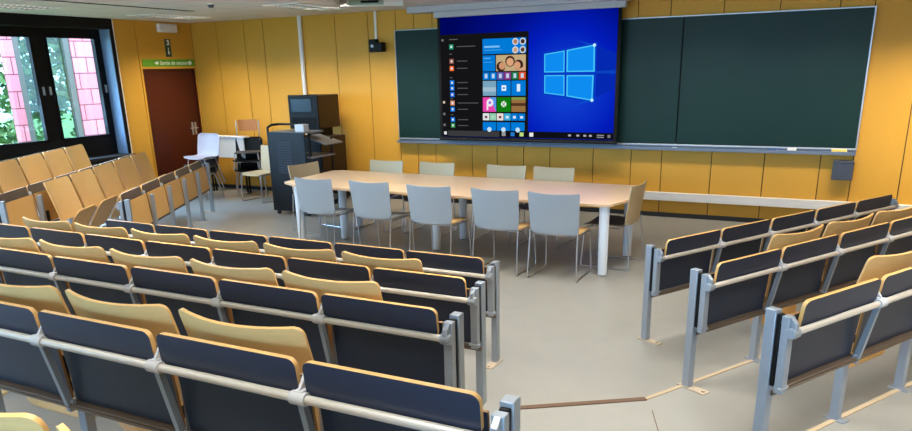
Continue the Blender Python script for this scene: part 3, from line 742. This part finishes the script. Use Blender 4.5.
MB().box(-.44, .19, -.455, -.44, .05, 1.03).build('lower_door', M['black'], c, bevel=.004)
MB().box(-.25, .0, -.20, .15, 1.05, 1.2).build('neck', M['black'], c, bevel=.004)
MB().box(-.44, .11, -.33, .21, 1.18, 1.68).build('screen_box', M['brown'], c, bevel=.006)
MB().box(-.45, .115, -.36, -.33, 1.17, 1.69).build('front_frame', M['black'], c, bevel=.006)
MB().box(-.39, .0, -.368, -.355, 1.43, 1.63).build('screen_glass', M['screen_dark'], c, bevel=.004)
MB().box(-.41, .07, -.366, -.355, 1.20, 1.35).build('control_panel', M['matte_black'], c, bevel=.004)

# ------------------------------------------------------------------ stacked chairs and white table by the door
def shell_chair(x, y, z, rz, shell, label, group=None, seatm=None, parts=True):
    t = thing('shell_chair', label, 'chair', (x, y, z), rz, group)
    g = []
    prof = [(.20, .425), (.17, .445), (.08, .445), (-.06, .435), (-.15, .445), (-.19, .49), (-.205, .56), (-.225, .66), (-.245, .76), (-.25, .80), (-.25, .815)]
    for i, (yy, zz) in enumerate(prof):
        hw = .24
        if i == 0: hw = .20
        if i >= 6: hw = .23
        if i == 9: hw = .215
        if i == 10: hw = .17
        if i in (4, 5): hw = .225
        g.append([(u / 5 * hw, yy + (.035 * (u / 5) ** 2 if i > 4 else 0), zz + (.02 * (u / 5) ** 2 if i <= 4 else 0)) for u in range(-5, 6)])
    MB().sheet(g, .008).build('shell', shell, t)
    for sx in (-1, 1):
        MB().tube([(sx * .17, .14, .43), (sx * .215, .20, .0)], .010, 8).build('leg', M['chrome'], t)
        MB().tube([(sx * .17, -.12, .43), (sx * .22, -.24, .0)], .010, 8).build('leg', M['chrome'], t)
    MB().tube([(-.17, .14, .425), (.17, .14, .425), (.17, -.12, .425), (-.17, -.12, .425)], .009, 8, closed=True).build('seat_frame', M['chrome'], t)
    return t
gw = 'stacked chairs by the dark red door'
for i, (z, sh, l) in enumerate(((0, M['seat_dark'], 'dark chair at the bottom of the stack by the red door'), (.12, M['seat_dark'], 'dark chair in the middle of the stack by the red door'), (.26, M['white_shell'], 'pale plastic chair on top of the stack by the red door'))):
    shell_chair(-9.44 + .02 * i, 9.10 + .01 * i, z, PI * 1.02, sh, l, gw)
t = thing('side_table', 'white narrow table with a deep front panel in the corner by the red door', 'table', (-9.3, 9.85, 0))
MB().box(-.76, .27, -.10, .06, .965, .99).build('tabletop', M['white'], t, bevel=.004)
MB().box(-.66, .24, -.08, -.06, .62, .965).build('front_panel', M['white'], t, bevel=.004)
for x in (-.62, .18):
    for y in (-.035, .03): MB().tube([(x, y, 0), (x, y, .965)], .018, 10).build('leg', M['black'], t)
gc = 'chairs stored beside the dark console'
shell_chair(-8.92, 9.70, 0, PI * 1.18, M['black'], 'black chair standing between the white table and the beige chair', gc)
shell_chair(-8.92, 9.70, .16, PI * 1.18, M['black'], 'black chair stacked upon another black chair beside the white table', gc)
wb = MB(); g = [[(-.16 + .32 * i / 8, .03 * ((i - 4) / 4) ** 2, .19 * j / 3) for i in range(9)] for j in range(4)]
t = thing('wooden_chair', 'chair with brown wooden back topping the black stack against the wall', 'chair', (-8.93, 9.71, .30), PI * 1.18, gc)
wb.sheet(g, .01).build('backrest', M['wood_brown'], t, (0, -.25, .78))
MB().box(-.2, .2, -.2, .18, .43, .45).build('seat', M['seat_dark'], t, bevel=.006)
for sx in (-1, 1):
    MB().tube([(sx * .19, -.235, .95), (sx * .19, -.2, .44), (sx * .22, -.24, .16)], .01, 8).build('leg', M['chrome'], t)
    MB().tube([(sx * .19, .16, .44), (sx * .22, .2, .16)], .01, 8).build('leg', M['chrome'], t)
chair(-8.36, 9.34, PI * .95, 'shell_warm', 'shell_warm', 'beige chair standing between the stored black chairs and the dark console', 0, gc)

# ------------------------------------------------------------------ ceiling fixtures and lights
def fixture_mesh():
    m = MB(); w, l, h = .30, .60, .004
    z1 = -.012
    for a, b_, c_, d_ in ((-w, w, -l, -l + .025), (-w, w, l - .025, l), (-w, -w + .02, -l, l), (w - .02, w, -l, l), (-.012, .012, -l, l)): m.box(a, b_, c_, d_, z1, 0)
    fr = m.mesh('frame', [M['white']])
    m = MB()
    for i in range(1, 16): m.box(-w + .02, w - .02, -l + i * .075 - .003, -l + i * .075 + .003, -.010, -.001)
    lv = m.mesh('louver', [M['fixture']])
    m = MB()
    for x in (-.15, .15): m.tube([(x, -l + .04, -.004), (x, l - .04, -.004)], .004, 8)
    return fr, lv, m.mesh('lamp_tube', [emit('tube_glow', (1, .95, .86, 1), .9)])
FM = fixture_mesh()
LX = [-9.4, -6.75, -4.1, -1.45, 1.2, 3.4]; LY = [8.85, 6.2, 3.55, .9, -1.75]
nmx = ['by the windows', 'left of the screen', 'over the middle', 'over the right aisle', 'at the right', 'by the right wall']
nmy = ['nearest the back wall', 'over the table', 'over the middle rows', 'over the camera', 'at the rear']
def fixture(x, y, label):
    t = thing('ceiling_light', label, 'ceiling light', (x, y, CZ), 0, 'recessed louvred ceiling lights')
    link('frame', FM[0], t); link('louver', FM[1], t); link('lamp_tube', FM[2], t)
for i, x in enumerate(LX):
    for j, y in enumerate(LY):
        if (i, j) in ((0, 0), (0, 1), (1, 0)): fixture(x, y, 'louvred ceiling light ' + {(0, 0): 'near the corner above the dark red door', (0, 1): 'beside the window at the top left corner', (1, 0): 'in front of the white wall pipe'}[(i, j)])
        ld = bpy.data.lights.new('fluorescent', 'AREA'); ld.shape = 'RECTANGLE'; ld.size = .5; ld.size_y = 1.1
        ld.energy = {0: 4, 1: 36, 2: 46, 3: 24, 4: 8}[j]; ld.color = (1.0, .955, .87); ld.spread = math.radians(118)
        lo = bpy.data.objects.new('fluorescent_light', ld); C.objects.link(lo); lo.location = (x, y, CZ - .03)
# wall washing lamps aimed at the panelled walls
def washer(x, y, rot, e):
    ld = bpy.data.lights.new('wall_washer', 'AREA'); ld.shape = 'RECTANGLE'; ld.size = 1.1; ld.size_y = .3
    ld.energy = e; ld.color = (1.0, .90, .74); ld.spread = math.radians(70)
    lo = bpy.data.objects.new('wall_washer', ld); C.objects.link(lo); lo.location = (x, y, CZ - .03); lo.rotation_euler = rot
for x, e in ((-9.3, 12), (-8.0, 12), (-6.75, 12), (-5.4, 10), (-4.1, 8), (-2.8, 8), (-1.45, 9), (-.1, 11), (1.2, 22), (2.5, 18)): washer(x, 9.1, (math.radians(29), 0, 0), e)
washer(-9.3, 9.3, (math.radians(34), 0, PI / 2), 13)
sd = thing('smoke_detector', 'round white smoke detector on the ceiling', 'smoke detector', (-7.35, 7.6, CZ))
MB().tube([(0, 0, -.02), (0, 0, 0)], .05, 18).build('base', M['white'], sd)
MB().tube([(0, 0, -.055), (0, 0, -.02)], .028, 18, r2=.045).build('head', M['slate'], sd)

# ------------------------------------------------------------------ outside
struct(MB().box(-60, 40, -60, 50, -1.2, -1.0).build('ground_outside', M['grass']))
XP = -13.4
def pier(y, wdt, label):
    o = MB().box(-.13, .0, -wdt / 2, wdt / 2, -1, 6).build('tiled_pier', M['tile'], None, (XP, y, 0)); tag(o, label, 'pier', 'pink tiled piers outside'); return o
for (a, b), l in zip(((8.66, 8.83), (9.99, 10.58)), ('pink tiled pier outside behind the left window pane', 'pink tiled pier outside behind the right window pane')):
    pier((a + b) / 2, b - a, l)
y0, y1 = 8.835, 9.98
gf = thing('glazed_bay', 'tall blue grey framed glazing outside between the two pink tiled piers', 'glazing', (XP, (y0 + y1) / 2, 0))
hw = (y1 - y0) / 2
m = MB()
for a, b_ in ((-hw, -hw + .12), (hw - .12, hw)): m.box(-.12, -.02, a, b_, -1, 3.45)
m.box(-.12, -.02, -hw, hw, 3.35, 3.45); m.box(-.12, -.02, -hw, hw, .1, .2)
m.build('frame', M['facade_frame'], gf)
MB().box(-.09, -.08, -hw + .12, hw - .12, .2, 3.35).build('pane', M['facade_glass'], gf)
def tree(x, y, hgt, r, n, label, seed):
    rn = random.Random(seed)
    t = thing('leafy_tree', label, 'tree', (x, y, -1), 0, 'trees outside the window')
    MB().tube([(0, 0, 0), (.1, .05, hgt * .5), (0, .1, hgt * .8)], .18, 10, r2=.06).build('trunk', M['bark'], t)
    m = MB()
    cl = [(Vector((rn.gauss(0, r * .45), rn.gauss(0, r * .5), hgt * .6 + rn.gauss(0, hgt * .22))), rn.uniform(.35, .75)) for _ in range(26)]
    for _ in range(n):
        c0, cr = rn.choice(cl)
        dv = Vector((rn.gauss(0, 1), rn.gauss(0, 1), rn.gauss(0, 1))).normalized() * cr * rn.uniform(.6, 1.1)
        p = c0 + dv; a = Vector((rn.gauss(0, 1), rn.gauss(0, 1), rn.gauss(0, .6))).normalized(); b = a.cross(Vector((rn.gauss(0, 1), rn.gauss(0, 1), rn.gauss(0, 1)))).normalized()
        s_ = rn.uniform(.06, .14)
        m.add([p - a * s_, p + b * s_ * .5, p + a * s_, p - b * s_ * .5], [(0, 1, 2, 3)])
    m.build('foliage', M['leaf'], t, smooth=False)
tree(-16.8, 12.4, 6.0, 1.7, 6000, 'green tree seen through the right window pane', 1)
tree(-17.2, 8.9, 6.0, 1.8, 6000, 'green tree seen through the left window pane', 2)
tree(-20.5, 15.6, 6.5, 1.8, 5000, 'green tree farther back outside the right pane', 3)
tree(-19.5, 7.4, 3.2, 1.2, 2500, 'low tree outside at the left edge of the window', 4)

# ------------------------------------------------------------------ sun, sky, view
sun = bpy.data.lights.new('sun', 'SUN'); sun.energy = 3.0; sun.angle = .05; sun.color = (1, .96, .9)
so = bpy.data.objects.new('sun', sun); C.objects.link(so); so.rotation_euler = (math.radians(38), math.radians(12), math.radians(60))
for nm, loc, rot, sx, sy in (('left_windows', (WX - .12, (WO0 + WO1) / 2, 1.86), (0, -PI / 2, 0), 1.7, WO1 - WO0), ('added_rear_windows', (-3.2, BY - .05, 2.05), (PI / 2, 0, 0), 11.6, 1.4)):
    pl = bpy.data.lights.new(nm, 'AREA'); pl.shape = 'RECTANGLE'; pl.size = sx; pl.size_y = sy; pl.cycles.is_portal = True
    po = bpy.data.objects.new(nm, pl); C.objects.link(po); po.location = loc; po.rotation_euler = rot
for y in (1.5, 5.0, 7.6):   # added blue area lamps that boost the skylight at the window band
    dl = bpy.data.lights.new('window_fill', 'AREA'); dl.shape = 'RECTANGLE'; dl.size = 1.4; dl.size_y = 3.2 if y < 7 else 1.6
    dl.energy = 50 if y < 7 else 80; dl.color = (.32, .62, 1.0); dl.spread = math.radians(112)
    do = bpy.data.objects.new('window_fill', dl); C.objects.link(do); do.location = (WX - .14, y, 1.86); do.rotation_euler = (0, -math.radians(57), 0)
for x in (-7.2, -3.2, .8):   # added blue lamps brightening the rear rows from the invented rear windows
    dl = bpy.data.lights.new('rear_fill', 'AREA'); dl.shape = 'RECTANGLE'; dl.size = 3.6; dl.size_y = 1.2
    dl.energy = 75; dl.color = (.34, .64, 1.0); dl.spread = math.radians(120)
    do = bpy.data.objects.new('rear_fill', dl); C.objects.link(do); do.location = (x, BY - .02, 2.05); do.rotation_euler = (math.radians(62), 0, 0)
w = bpy.data.worlds.new('World'); bpy.context.scene.world = w; w.use_nodes = True
bg = w.node_tree.nodes['Background']; bg.inputs['Color'].default_value = (.40, .69, 1.0, 1); bg.inputs['Strength'].default_value = 11.0
vs = bpy.context.scene.view_settings
vs.view_transform = 'Standard'; vs.look = 'None'; vs.exposure = 0.0; vs.gamma = 1.0; vs.use_curve_mapping = False
